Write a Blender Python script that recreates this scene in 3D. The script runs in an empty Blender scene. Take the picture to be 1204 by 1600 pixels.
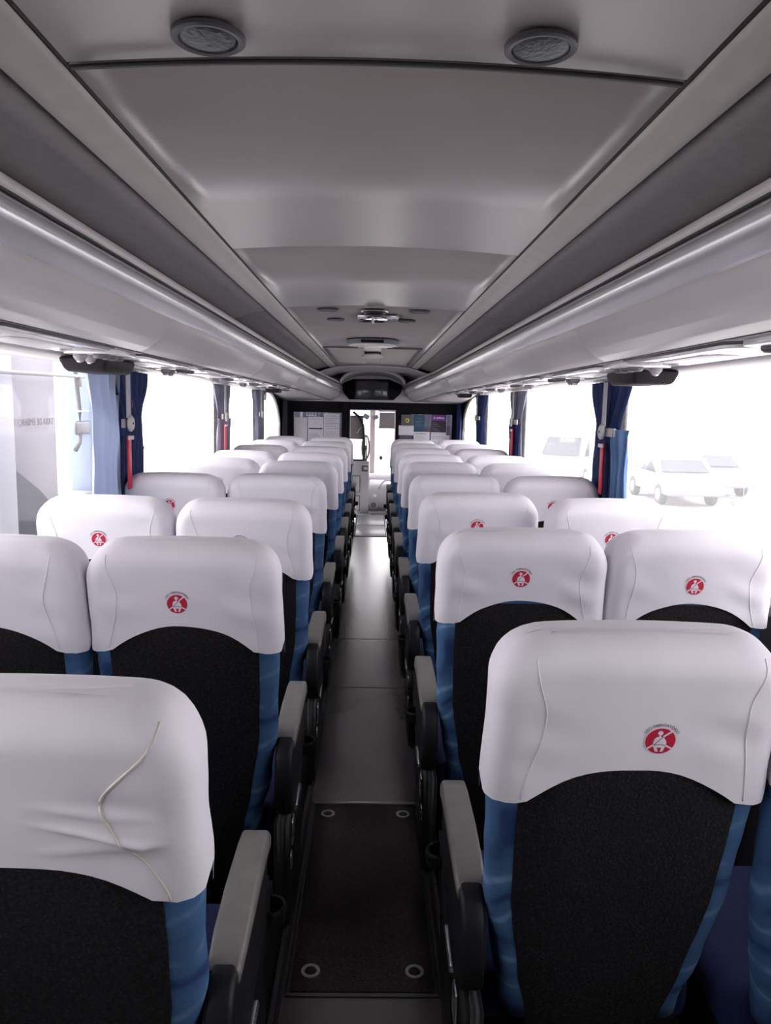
import bpy, bmesh, math, random
from math import sin, cos, pi, radians, sqrt
from mathutils import Vector, Matrix, noise

S = bpy.context.scene
COL = S.collection
# ------------------------------------------------------------------ camera
cam = bpy.data.cameras.new('camera'); camo = bpy.data.objects.new('camera', cam); COL.objects.link(camo)
cam.sensor_fit = 'HORIZONTAL'; cam.sensor_width = 36; cam.lens = 36 * 1200 / 1204; cam.clip_start = .02; cam.clip_end = 500
camo.location = (0, 0, 1.55)
camo.rotation_euler = (Matrix.Rotation(radians(-1.09), 4, 'Z') @ Matrix.Rotation(radians(90 - 7.8), 4, 'X') @ Matrix.Rotation(radians(1.2), 4, 'Z')).to_euler()
S.camera = camo
# ------------------------------------------------------------------ sky, sun, exposure
W = bpy.data.worlds.new('sky'); S.world = W; W.use_nodes = True
bg = W.node_tree.nodes['Background']; bg.inputs[0].default_value = (1.0, .955, .99, 1); bg.inputs[1].default_value = 5.6
sun = bpy.data.lights.new('sun', 'SUN'); suno = bpy.data.objects.new('sun', sun); COL.objects.link(suno)
sun.energy = 9; sun.angle = radians(2.5); sun.color = (1, .95, .87)
suno.rotation_euler = Vector((.50, -.22, -.98)).to_track_quat('-Z', 'Y').to_euler()
S.view_settings.view_transform = 'Standard'; S.view_settings.look = 'None'; S.view_settings.gamma = 1
S.view_settings.use_curve_mapping = False
S.view_settings.exposure = 0.0
S.cycles.max_bounces = 10; S.cycles.diffuse_bounces = 6; S.cycles.glossy_bounces = 4
S.cycles.transparent_max_bounces = 16; S.cycles.sample_clamp_indirect = 12
S.cycles.caustics_reflective = False; S.cycles.caustics_refractive = False

# ------------------------------------------------------------------ materials
MATS = {}
def mat(name, col, rough=.6, metal=0.0, spec=.5, var=0, vscale=8, bump=0, bscale=40, coat=0, stretch=(1, 1, 1), trans=0):
    if name in MATS: return MATS[name]
    m = bpy.data.materials.new(name); m.use_nodes = True; nt = m.node_tree; b = nt.nodes['Principled BSDF']
    b.inputs['Base Color'].default_value = (*col, 1); b.inputs['Roughness'].default_value = rough
    b.inputs['Metallic'].default_value = metal; b.inputs['Specular IOR Level'].default_value = spec
    b.inputs['Coat Weight'].default_value = coat; b.inputs['Coat Roughness'].default_value = rough
    tc = nt.nodes.new('ShaderNodeTexCoord'); mp = nt.nodes.new('ShaderNodeMapping'); mp.inputs['Scale'].default_value = stretch
    nt.links.new(tc.outputs['Object'], mp.inputs[0])
    n = nt.nodes.new('ShaderNodeTexNoise'); n.inputs['Scale'].default_value = vscale; n.inputs['Detail'].default_value = 5
    nt.links.new(mp.outputs[0], n.inputs[0])
    r = nt.nodes.new('ShaderNodeValToRGB'); v = var
    r.color_ramp.elements[0].position = .3; r.color_ramp.elements[1].position = .7
    r.color_ramp.elements[0].color = (*[c * (1 - v) for c in col], 1); r.color_ramp.elements[1].color = (*[min(1, c * (1 + v)) for c in col], 1)
    nt.links.new(n.outputs[0], r.inputs[0]); nt.links.new(r.outputs[0], b.inputs['Base Color'])
    if bump:
        n2 = nt.nodes.new('ShaderNodeTexNoise'); n2.inputs['Scale'].default_value = bscale; n2.inputs['Detail'].default_value = 3
        nt.links.new(mp.outputs[0], n2.inputs[0])
        bp = nt.nodes.new('ShaderNodeBump'); bp.inputs['Strength'].default_value = bump; bp.inputs['Distance'].default_value = .01
        nt.links.new(n2.outputs[0], bp.inputs['Height']); nt.links.new(bp.outputs[0], b.inputs['Normal'])
    MATS[name] = m
    return m

def glass_mat(name, tint=(1, 1, 1), gloss=.06, haze=.08):
    # a weak translucent veil in the panes stands in for glare from outside
    if name in MATS: return MATS[name]
    m = bpy.data.materials.new(name); m.use_nodes = True; nt = m.node_tree
    for n in list(nt.nodes): nt.nodes.remove(n)
    o = nt.nodes.new('ShaderNodeOutputMaterial'); t = nt.nodes.new('ShaderNodeBsdfTransparent'); t.inputs[0].default_value = (*tint, 1)
    g = nt.nodes.new('ShaderNodeBsdfGlossy'); g.inputs['Roughness'].default_value = .02
    mx = nt.nodes.new('ShaderNodeMixShader'); mx.inputs[0].default_value = gloss
    nt.links.new(t.outputs[0], mx.inputs[1]); nt.links.new(g.outputs[0], mx.inputs[2])
    h = nt.nodes.new('ShaderNodeBsdfTranslucent'); h.inputs[0].default_value = (.9, .9, .92, 1); m2 = nt.nodes.new('ShaderNodeMixShader')
    n = nt.nodes.new('ShaderNodeTexNoise'); n.inputs['Scale'].default_value = 3; r = nt.nodes.new('ShaderNodeMapRange')
    r.inputs['To Min'].default_value = haze * .7; r.inputs['To Max'].default_value = haze * 1.3
    nt.links.new(n.outputs[0], r.inputs[0]); nt.links.new(r.outputs[0], m2.inputs[0])
    nt.links.new(mx.outputs[0], m2.inputs[1]); nt.links.new(h.outputs[0], m2.inputs[2]); nt.links.new(m2.outputs[0], o.inputs[0])
    MATS[name] = m; return m

def denim_mat():
    m = mat('blue_seat_fabric', (.035, .13, .42), .85, var=.35, vscale=5, bump=.25, bscale=60)
    nt = m.node_tree; b = nt.nodes['Principled BSDF']
    tc = nt.nodes.new('ShaderNodeTexCoord'); mp = nt.nodes.new('ShaderNodeMapping'); mp.inputs['Scale'].default_value = (1.5, 1.5, 2.2)
    mp.inputs['Rotation'].default_value = (.2, .25, 0)
    nt.links.new(tc.outputs['Object'], mp.inputs[0])
    w = nt.nodes.new('ShaderNodeTexWave'); w.wave_type = 'BANDS'; w.bands_direction = 'Z'; w.inputs['Scale'].default_value = 1.6
    w.inputs['Distortion'].default_value = 16; w.inputs['Detail'].default_value = 2; w.inputs['Detail Scale'].default_value = .8
    nt.links.new(mp.outputs[0], w.inputs[0])
    r = nt.nodes.new('ShaderNodeValToRGB'); e = r.color_ramp.elements
    e[0].position = 0; e[0].color = (.008, .035, .14, 1); e[1].position = 1; e[1].color = (.20, .36, .60, 1)
    for p, c in ((.05, (.018, .05, .15, 1)), (.14, (.035, .10, .23, 1)), (.5, (.048, .125, .27, 1)), (.90, (.065, .155, .32, 1))):
        x = e.new(p); x.color = c
    nz = nt.nodes.new('ShaderNodeTexNoise'); nz.inputs['Scale'].default_value = 9; nt.links.new(tc.outputs['Object'], nz.inputs[0])
    mr = nt.nodes.new('ShaderNodeMapRange'); mr.inputs['From Min'].default_value = .38; mr.inputs['From Max'].default_value = .58
    nt.links.new(nz.outputs[0], mr.inputs[0]); mx = nt.nodes.new('ShaderNodeMix'); mx.data_type = 'RGBA'
    mx.inputs[6].default_value = (.045, .115, .25, 1)
    nt.links.new(mr.outputs[0], mx.inputs[0]); nt.links.new(r.outputs[0], mx.inputs[7])
    nt.links.new(w.outputs['Fac'], r.inputs[0]); nt.links.new(mx.outputs[2], b.inputs['Base Color'])
    return m

def speck_mat(name, col, spk, scale=180, rough=.95):
    m = mat(name, col, rough, bump=.5, bscale=200, spec=.2)
    nt = m.node_tree; b = nt.nodes['Principled BSDF']
    tc = nt.nodes.new('ShaderNodeTexCoord'); n = nt.nodes.new('ShaderNodeTexNoise'); n.inputs['Scale'].default_value = scale; n.inputs['Detail'].default_value = 2
    nt.links.new(tc.outputs['Object'], n.inputs[0])
    r = nt.nodes.new('ShaderNodeValToRGB'); r.color_ramp.elements[0].position = .48; r.color_ramp.elements[1].position = .66
    r.color_ramp.elements[0].color = (*col, 1); r.color_ramp.elements[1].color = (*spk, 1)
    nt.links.new(n.outputs[0], r.inputs[0]); nt.links.new(r.outputs[0], b.inputs['Base Color'])
    return m

WHITE_CLOTH = mat('white_cover_cloth', (.80, .77, .83), .9, var=.03, vscale=6, bump=.35, bscale=7, spec=.15)
DENIM = denim_mat()
CUSHION = mat('blue_cushion', (.006, .013, .065), .9, var=.2, bump=.2)
CARPET = speck_mat('dark_seat_carpet', (.010, .009, .011), (.024, .021, .024))
SEAM = mat('seam_thread', (.72, .68, .62), .9)
PIPING = mat('white_seam', (.78, .76, .78), .9)
PADGREY = mat('grey_arm_plastic', (.20, .19, .18), .42, var=.08, vscale=30, spec=.5)
BLACKPL = mat('black_plastic', (.010, .009, .011), .5, spec=.3, bump=.1, bscale=150)
CHROME = mat('lever_metal', (.6, .6, .62), .25, metal=.9)
RED = mat('emblem_red', (.52, .012, .05), .6)
EWHITE = mat('emblem_white', (.82, .72, .78), .7)
EDARK = mat('emblem_grey', (.16, .10, .15), .7)
CEIL = mat('ceiling_plastic', (.37, .34, .345), .33, coat=.5, var=.05, vscale=3, bump=.04, bscale=90, spec=.4)
CEILD = mat('ceiling_side_carpet', (.22, .20, .21), .7, var=.08, vscale=40, bump=.1, bscale=120)
RAIL = mat('ceiling_rail_plastic', (.50, .465, .455), .5, var=.04, vscale=20)
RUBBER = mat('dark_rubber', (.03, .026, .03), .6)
RACK = mat('rack_plastic', (.56, .53, .56), .38, var=.03, vscale=2)
LIP = mat('rack_lip', (.62, .58, .61), .4)
TUBE = mat('rack_gloss_trim', (.66, .66, .70), .24, coat=.6, metal=.45, var=.04, vscale=1)
PSUW = mat('psu_white_gloss', (.80, .78, .82), .12, coat=.5)
PSUG = mat('psu_grey', (.55, .52, .56), .35)
PSUD = mat('psu_dark', (.10, .09, .11), .4)
WALLP = mat('side_wall_lining', (.03, .03, .034), .8, bump=.15)
HEADER = mat('header_plastic', (.60, .58, .60), .45)
FLOORM = mat('aisle_vinyl', (.12, .112, .115), .25, coat=1.0, var=.16, vscale=4, bump=.06, bscale=30, stretch=(1, .5, 1), spec=.5)
PLATF = speck_mat('platform_carpet', (.006, .006, .007), (.012, .012, .013))
HATCHM = speck_mat('hatch_vinyl', (.028, .024, .024), (.06, .055, .052), 260, .7)
ALU = mat('aluminium', (.62, .60, .56), .35, metal=.8)
BLACKW = mat('black_partition', (.005, .004, .009), .65, spec=.15)
BLUECUR = mat('blue_curtain_cloth', (.014, .027, .105), .9, var=.25, vscale=12, bump=.2)
GREYCUR = mat('grey_curtain_lining', (.20, .20, .27), .9, var=.2, bump=.2)
STRAP = mat('grey_strap', (.42, .40, .42), .6)
REDP = mat('red_handle', (.62, .02, .05), .4)
PAPER = mat('paper', (.80, .78, .86), .8)
PURPLE = mat('purple_print', (.16, .03, .30), .6)
TVB = mat('tv_screen', (.03, .03, .04), .12, spec=.6)
CABG = mat('cab_grey', (.50, .50, .54), .6, var=.05)
CABD = mat('cab_dark_grey', (.16, .15, .16), .7)
GLASS = glass_mat('window_glass', (.97, .98, .98), .02, .012)
GLASSR = glass_mat('hazed_window_glass', (.97, .98, .98), .05, .07)  # stronger glare veil, washes out the view on the right
GLASSD = glass_mat('tinted_glass', (.13, .13, .16), .05, .005)

# backlit fold of the blue curtain, its brightness put into a pale translucent colour
def backlit_mat():
    m = bpy.data.materials.new('backlit_curtain_cloth'); m.use_nodes = True; nt = m.node_tree; b = nt.nodes['Principled BSDF']
    b.inputs['Base Color'].default_value = (.45, .50, .64, 1); b.inputs['Roughness'].default_value = .9
    t = nt.nodes.new('ShaderNodeBsdfTranslucent'); t.inputs[0].default_value = (.50, .55, .68, 1)
    mx = nt.nodes.new('ShaderNodeMixShader'); mx.inputs[0].default_value = .35
    nt.links.new(b.outputs[0], mx.inputs[1]); nt.links.new(t.outputs[0], mx.inputs[2])
    nt.links.new(mx.outputs[0], nt.nodes['Material Output'].inputs[0]); return m
BACKLIT = backlit_mat()

# ------------------------------------------------------------------ mesh helpers
def me(name, verts, faces, m, smooth=False):
    d = bpy.data.meshes.new(name); d.from_pydata([tuple(v) for v in verts], [], faces); d.validate(); d.update()
    ms = m if isinstance(m, (list, tuple)) else [m]
    for x in ms: d.materials.append(x)
    if smooth: d.polygons.foreach_set('use_smooth', [True] * len(d.polygons))
    return d
def ob(name, data, parent=None, loc=None, rot=None):
    o = bpy.data.objects.new(name, data); COL.objects.link(o)
    if parent: o.parent = parent
    if loc: o.location = loc
    if rot: o.rotation_euler = rot
    return o
def bm_me(name, bm, m, smooth=False, ang=None):
    bmesh.ops.recalc_face_normals(bm, faces=bm.faces)
    d = bpy.data.meshes.new(name); bm.to_mesh(d); bm.free()
    for x in (m if isinstance(m, (list, tuple)) else [m]): d.materials.append(x)
    if smooth: d.polygons.foreach_set('use_smooth', [True] * len(d.polygons))
    return d
def add_box(bm, x0, x1, y0, y1, z0, z1, r=0, seg=2):
    g = bmesh.ops.create_cube(bm, size=1)['verts']
    for v in g:
        v.co = Vector((x0 + (v.co.x + .5) * (x1 - x0), y0 + (v.co.y + .5) * (y1 - y0), z0 + (v.co.z + .5) * (z1 - z0)))
    if r:
        es = {e for v in g for e in v.link_edges}
        bmesh.ops.bevel(bm, geom=list(es), offset=r, segments=seg, affect='EDGES', profile=.5)
def box(name, x0, x1, y0, y1, z0, z1, m, parent=None, r=0, seg=2, kind=None):
    bm = bmesh.new(); add_box(bm, x0, x1, y0, y1, z0, z1, r, seg)
    o = ob(name, bm_me(name, bm, m, smooth=r > 0), parent)
    if r > 0: shade(o)
    if kind: o['kind'] = kind
    return o
def shade(o):
    d = o.data
    try: d.shade_smooth_by_angle(radians(40))
    except Exception: pass
def prism(name, pts, axis, a0, a1, m, parent=None, r=0, seg=2):
    """closed 2D polygon extruded along an axis from a0 to a1. pts are (u,v): x->(y,z), y->(x,z), z->(x,y)"""
    bm = bmesh.new()
    def P(u, v, a): return {'x': (a, u, v), 'y': (u, a, v), 'z': (u, v, a)}[axis]
    A = [bm.verts.new(P(u, v, a0)) for u, v in pts]; B = [bm.verts.new(P(u, v, a1)) for u, v in pts]
    n = len(pts); bm.faces.new(A); bm.faces.new(B[::-1])
    for i in range(n): bm.faces.new((A[i], B[i], B[(i + 1) % n], A[(i + 1) % n]))
    if r:
        es = [e for e in bm.edges if (e.verts[0] in A) == (e.verts[1] in A)]
        bmesh.ops.bevel(bm, geom=es, offset=r, segments=seg, affect='EDGES', profile=.5)
    o = ob(name, bm_me(name, bm, m, smooth=True), parent); shade(o); return o
def tube_me(name, path, r, m, n=8, cap=True):
    V = []; Fc = []; P = [Vector(p) for p in path]; k = len(P)
    up = Vector((0, 0, 1))
    for i, p in enumerate(P):
        t = (P[min(i + 1, k - 1)] - P[max(i - 1, 0)]).normalized()
        a = t.cross(up); a = a.normalized() if a.length > .05 else t.cross(Vector((1, 0, 0))).normalized()
        b = t.cross(a); rr = r[i] if isinstance(r, (list, tuple)) else r
        for j in range(n): V.append(p + a * cos(2 * pi * j / n) * rr + b * sin(2 * pi * j / n) * rr)
    for i in range(k - 1):
        for j in range(n): Fc.append((i * n + j, i * n + (j + 1) % n, (i + 1) * n + (j + 1) % n, (i + 1) * n + j))
    if cap: Fc += [tuple(range(n))[::-1], tuple(range((k - 1) * n, k * n))]
    return me(name, V, Fc, m, True)
def lathe_me(name, prof, m, n=32, sx=1, sy=1):
    """prof: list (r,z) ; closes at r=0"""
    V = []; Fc = []
    for r, z in prof:
        for j in range(n): V.append((r * cos(2 * pi * j / n) * sx, r * sin(2 * pi * j / n) * sy, z))
    for i in range(len(prof) - 1):
        for j in range(n): Fc.append((i * n + j, i * n + (j + 1) % n, (i + 1) * n + (j + 1) % n, (i + 1) * n + j))
    Fc += [tuple(range(n))[::-1], tuple(range((len(prof) - 1) * n, len(prof) * n))]
    bm = bmesh.new(); d = me(name, V, Fc, m, True); bm.from_mesh(d); bmesh.ops.recalc_face_normals(bm, faces=bm.faces); bm.to_mesh(d); bm.free()
    try: d.shade_smooth_by_angle(radians(40))
    except Exception: pass
    return d
def ring_me(name, r0, r1, h, m, n=28): return lathe_me_open(name, [(r0, 0), (r0, h), (r1, h), (r1, 0), (r0, 0)], m, n)
def lathe_me_open(name, prof, m, n=28):
    V = []; Fc = []
    for r, z in prof:
        for j in range(n): V.append((r * cos(2 * pi * j / n), r * sin(2 * pi * j / n), z))
    for i in range(len(prof) - 1):
        for j in range(n): Fc.append((i * n + j, i * n + (j + 1) % n, (i + 1) * n + (j + 1) % n, (i + 1) * n + j))
    return me(name, V, Fc, m, False)
def tag(o, label=None, cat=None, group=None, kind=None):
    if label: o['label'] = label
    if cat: o['category'] = cat
    if group: o['group'] = group
    if kind: o['kind'] = kind
    return o
def empty(name, loc=(0, 0, 0), rz=0):
    o = ob(name, None, None, loc, (0, 0, rz)); o.empty_display_size = .1; return o
def strip(name, prof_fn, ys, m, parent=None, thick=0, closed=False):
    """surface lofted along Y: prof_fn(y) -> [(x,z)...]"""
    V = []; Fc = []; n = None
    for y in ys:
        p = prof_fn(y); n = len(p); V += [(x, y, z) for x, z in p]
    k = n if closed else n - 1
    for i in range(len(ys) - 1):
        for j in range(k): Fc.append((i * n + j, i * n + (j + 1) % n, (i + 1) * n + (j + 1) % n, (i + 1) * n + j))
    if closed: Fc += [tuple(range(n)), tuple(range((len(ys) - 1) * n, len(ys) * n))[::-1]]
    d = me(name, V, Fc, m, True)
    bm = bmesh.new(); bm.from_mesh(d); bmesh.ops.recalc_face_normals(bm, faces=bm.faces); bm.to_mesh(d); bm.free()
    o = ob(name, d, parent)
    if thick:
        md = o.modifiers.new('s', 'SOLIDIFY'); md.thickness = thick; md.offset = 0
    shade(o); return o
def text_mesh(txt, size, bold=0):
    cu = bpy.data.curves.new('t', 'FONT'); cu.body = txt; cu.size = size; cu.align_x = 'CENTER'; cu.offset = bold; cu.resolution_u = 2
    o = bpy.data.objects.new('t', cu); COL.objects.link(o)
    dg = bpy.context.evaluated_depsgraph_get(); d = bpy.data.meshes.new_from_object(o.evaluated_get(dg))
    V = [v.co.copy() for v in d.vertices]; Fc = [tuple(p.vertices) for p in d.polygons]
    bpy.data.objects.remove(o); bpy.data.curves.remove(cu); bpy.data.meshes.remove(d)
    return V, Fc
def text_obj(name, txt, size, m, parent, loc, rot, bold=0, mirror=False):
    V, Fc = text_mesh(txt, size, bold)
    if mirror: V = [Vector((-v.x, v.y, v.z)) for v in V]; Fc = [f[::-1] for f in Fc]
    return ob(name, me(name, V, Fc, m), parent, loc, rot)

# ================================================================== THE SHELL OF THE COACH
ZF = 1.55
HW = 1.15
YB, YP = -2.4, 10.0      # back wall, partition
def struct(o): o['kind'] = 'structure'; return o
floor = struct(box('floor', -.215, .215, YB, 11.2, -.06, 0, FLOORM))
# seat platforms both sides
for s in (-1, 1):
    a, b = sorted((s * .222, s * 1.2))
    struct(box('seat_platform', a, b, YB, 10.0, -.06, .08, PLATF, floor, r=.01))
    struct(box('platform_edge', *sorted((s * .212, s * .226)), YB, 10.0, -.05, .088, RUBBER, floor, r=.003))
# cross seams in the vinyl
for y in (4.1, 5.0): box('vinyl_joint', -.21, .21, y, y + .004, 0, .0012, RUBBER, floor)

# ceiling
ceil = struct(box('ceiling', -1.25, 1.25, YB, 13.2, 2.06, 2.12, RUBBER))
H = lambda h: ZF + h
def cprof(w=.415, dz=0.0):
    return [(x, H(.462 - .017 * (x / .42) ** 2) + dz) for x in [w * (-1 + i / 8) for i in range(17)]]
joints = [(YB, -.5), (-.494, 1.100), (1.108, 2.322), (2.330, 3.65), (3.658, 8.75)]
for (y0, y1) in joints:
    o = strip('ceiling_panel', lambda y: cprof() + cprof(.415, .012)[::-1], [y0, (y0 + y1) / 2, y1], CEIL, ceil, closed=True)
for s in (-1, 1):
    sp = [(s * .497, H(.452)), (s * .497, H(.438)), (s * .49, H(.424)), (s * .435, H(.438)), (s * .427, H(.446)), (s * .427, H(.46))]
    strip('ceiling_rail', lambda y: sp, [YB, 8.85], RAIL, ceil, closed=True)
    for y in (3.66,):
        pass
    strip('rail_rubber_channel', lambda y: [(s * .412, H(.449)), (s * .430, H(.449)), (s * .430, H(.458)), (s * .412, H(.458))], [YB, 8.75], RUBBER, ceil, closed=True)  # dark rubber channels along both edges of the rail
    strip('rail_rubber_channel', lambda y: [(s * .494, H(.436)), (s * .506, H(.434)), (s * .506, H(.444)), (s * .494, H(.444))], [YB, 8.75], RUBBER, ceil, closed=True)
    for (y0, y1) in ((YB, 3.7), (3.706, 8.85)):
        strip('ceiling_side_panel', lambda y: [(s * .50, H(.440)), (s * .56, H(.428)), (s * .62, H(.411)), (s * .70, H(.385))], [y0, y1], CEILD, ceil, thick=.008)
for y in (1.104, 2.325, 3.654):
    strip('panel_joint', lambda yy: cprof(.41, .004), [y - .008, y + .01], RUBBER, ceil)
strip('panel_joint', lambda yy: cprof(.41, -.0065), [1.097, 1.106], RUBBER, ceil, thick=.004)
# front end of the ceiling: light grey dome section that runs to the partition
def fdome(y):
    t = max(0, min(1, (y - 8.75) / 1.2))
    return [(x, H(.455 - .02 * (x / .42) ** 2 - .04 * t * t - (max(0, abs(x) - .42)) * .2)) for x in [-.72 + 1.44 * i / 24 for i in range(25)]]
strip('ceiling_front_panel', fdome, [8.75 + 1.22 * i / 8 for i in range(9)], RACK, ceil, thick=.008)

# side walls with window openings
WT, WB = 1.692, 1.02
pill = {-1: [(1.2, 1.5), (3.52, 3.86), (5.83, 6.15), (7.72, 8.25)], 1: [(1.2, 1.5), (3.62, 3.94), (6.0, 6.32), (8.0, 8.5)]}
ENDY = {-1: 9.5, 1: 9.78}
def arch_wall(s):
    """front end of the wall, from last pillar to the partition, with an arched window opening"""
    y0 = pill[s][3][1]; y1 = ENDY[s]; r = .42
    x0, x1 = sorted((s * HW, s * (HW + .05)))
    hole = [(y0, WT - .10)] + [(y0 + .1 - .1 * cos(a), WT - .1 + .1 * sin(a)) for a in [pi / 2 * i / 4 for i in range(1, 5)]]
    r = y1 - y0 - .12
    hole += [(y1 - r + r * sin(a), WT - .44 + .44 * cos(a)) for a in [pi / 2 * i / 10 for i in range(0, 11)]] + [(y1, WB)]
    return hole
for s, side in ((-1, 'left'), (1, 'right')):
    x0, x1 = sorted((s * HW, s * (HW + .05)))
    w = struct(box('wall_' + side, x0, x1, YB, YP + 2.6, -.06, WB, WALLP))
    struct(box('rear_light_blocker', x0, x1, YB, -.3, WB, WT, WALLP, w))  # unseen panel added over the rear windows to darken the near seats
    struct(box('window_header', x0, x1, YB, pill[s][3][1], WT, 2.12, HEADER, w))
    box('window_sill', *sorted((s * 1.115, s * 1.152)), YB, YP, WB - .03, WB + .004, CABD, w, r=.006)
    for (a, b) in pill[s]: struct(box('pillar', x0, x1, a + .03, b - .03, WB, WT, CABD, w))
    # slanted trim that runs above the windows
    strip('window_top_trim', lambda y: [(s * 1.04, H(.151)), (s * 1.10, H(.146)), (s * 1.15, H(.139)), (s * 1.15, H(.19)), (s * 1.04, H(.19))], [YB, 8.3], HEADER, w, closed=True)
    # front arched section
    hole = arch_wall(s); yA, yB = pill[s][3][1], YP
    top = hole[:-1]; bm = bmesh.new(); xa, xb = s * HW, s * (HW + .012)
    rows = [[bm.verts.new((x, u, v)) for u, v in top] + [bm.verts.new((x, u, 2.1)) for u, v in top] for x in (xa, xb)]
    n = len(top)
    for i in range(n - 1):
        for q in rows: bm.faces.new((q[i], q[i + 1], q[n + i + 1], q[n + i]))
        bm.faces.new((rows[0][i], rows[0][i + 1], rows[1][i + 1], rows[1][i]))
    add_box(bm, min(xa, xb), max(xa, xb), top[-1][0], yB, WB, 2.1)
    struct(ob('arched_wall_section', bm_me('arch', bm, BLACKW), w))
    ob('arch_frame', tube_me('archf', [(s * (HW - .004), u, v) for u, v in hole], .016, CABD if s > 0 else HEADER, 8), w)
    box('cab_side_wall', x0, x1, YP, YP + 2.6, 1.45, 2.1, CABG, w)
    # panes
    edges = [(-.3, pill[s][0][0])] + [(pill[s][i][1], pill[s][i + 1][0]) for i in range(3)] + [(pill[s][3][1], ENDY[s])]
    for i, (a, b) in enumerate(edges):
        wi = i + 1 + (5 if s > 0 else 0)
        xg = s * (HW + (.03 if i < 4 else .013))
        bm = bmesh.new(); add_box(bm, min(xg, xg + s * .005), max(xg, xg + s * .005), a - .04, b + .04, WB - .02, WT + .02)
        p = struct(ob('window_%d' % wi, bm_me('pane', bm, GLASSR if s > 0 else GLASS)))
        xe = s * (HW + .012)
        e0, e1 = sorted((xe, xe + s * .03))
        if i < 4:
            struct(box('window_frame', e0, e1, a + .0, a + .018, WB, WT, RUBBER, p)); struct(box('window_frame', e0, e1, b - .018, b, WB, WT, RUBBER, p))
    struct(box('cab_side_window_frame', x0, x1, YP + .05, YP + .12, WB, 1.45, BLACKW, w))
wb = struct(box('wall_back', -1.2, 1.2, YB - .05, YB, -.06, 2.12, WALLP))

# ================================================================== LUGGAGE RACKS
def smooth(t): t = max(0, min(1, t)); return t * t * (3 - 2 * t)
def rack(s, side):
    t = empty('luggage_rack', (s * .9, 3.0, H(.2)))
    tag(t, 'long grey overhead luggage rack with a glossy silver lip above the %s windows' % side, 'luggage rack', 'overhead luggage racks')
    def pt(x, h, y):
        k = smooth((y - 8.3) / 1.65)
        x2 = x - .24 * k if x < .8 else x - .24 * k * max(0, (1.16 - x) / .36)
        return (s * x2, H(h - .095 * k))
    ys = [YB, 1.0, 4.0, 8.3] + [8.3 + 1.66 * i / 8 for i in range(1, 9)]
    loc = t.location
    def part(name, prof, m, closed=True, ys=ys):
        o = strip(name, lambda y: [(pt(x, h, y)[0] - loc[0], pt(x, h, y)[1] - loc[2]) for x, h in prof], ys, m, None, closed=closed)
        o.data.transform(Matrix.Translation((0, -loc[1], 0))); o.parent = t; return o
    belly = [(.664, .272), (.672, .25), (.688, .225), (.71, .20), (.74, .177), (.775, .162), (.78, .175), (.80, .30), (.70, .36), (.68, .33)]
    # the body is divided into box fronts by fine joints
    cuts = [YB, .35, 2.6, 4.85, 7.1]
    for i, c in enumerate(cuts):
        e = cuts[i + 1] - .005 if i + 1 < len(cuts) else 9.96
        yy = [c] + [y for y in ys if c < y < e] + [e]
        part('rack_panel', belly, RACK, ys=yy)
    part('rack_lip', [(.655, .392), (.650, .388), (.654, .369), (.672, .366), (.70, .372), (.70, .392)], LIP)
    part('gloss_trim', [(.668, .3655)] + [(.664 - .040 * sin(pi * i / 9) - .004 * sin(2 * pi * i / 9), .364 - .093 * i / 9) for i in range(0, 10)] + [(.70, .271), (.70, .3655)], TUBE)
    part('trim_groove', [(.655, .3685), (.659, .3645), (.68, .3645), (.68, .3685)], RUBBER)
    part('lower_groove', [(.773, .1625), (.781, .1605), (.785, .163), (.785, .17), (.776, .17)], RUBBER)
    part('service_channel', [(.782, .166), (.92, .163), (1.04, .158), (1.10, .153), (1.148, .150), (1.148, .26), (.80, .30)], PSUG)
    part('rack_back', [(.79, .17), (.79, .38), (.70, .384), (.70, .40), (1.148, .40), (1.148, .2), (.95, .2)], PSUG)
    return t
rack(-1, 'left'); rack(1, 'right')

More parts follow.
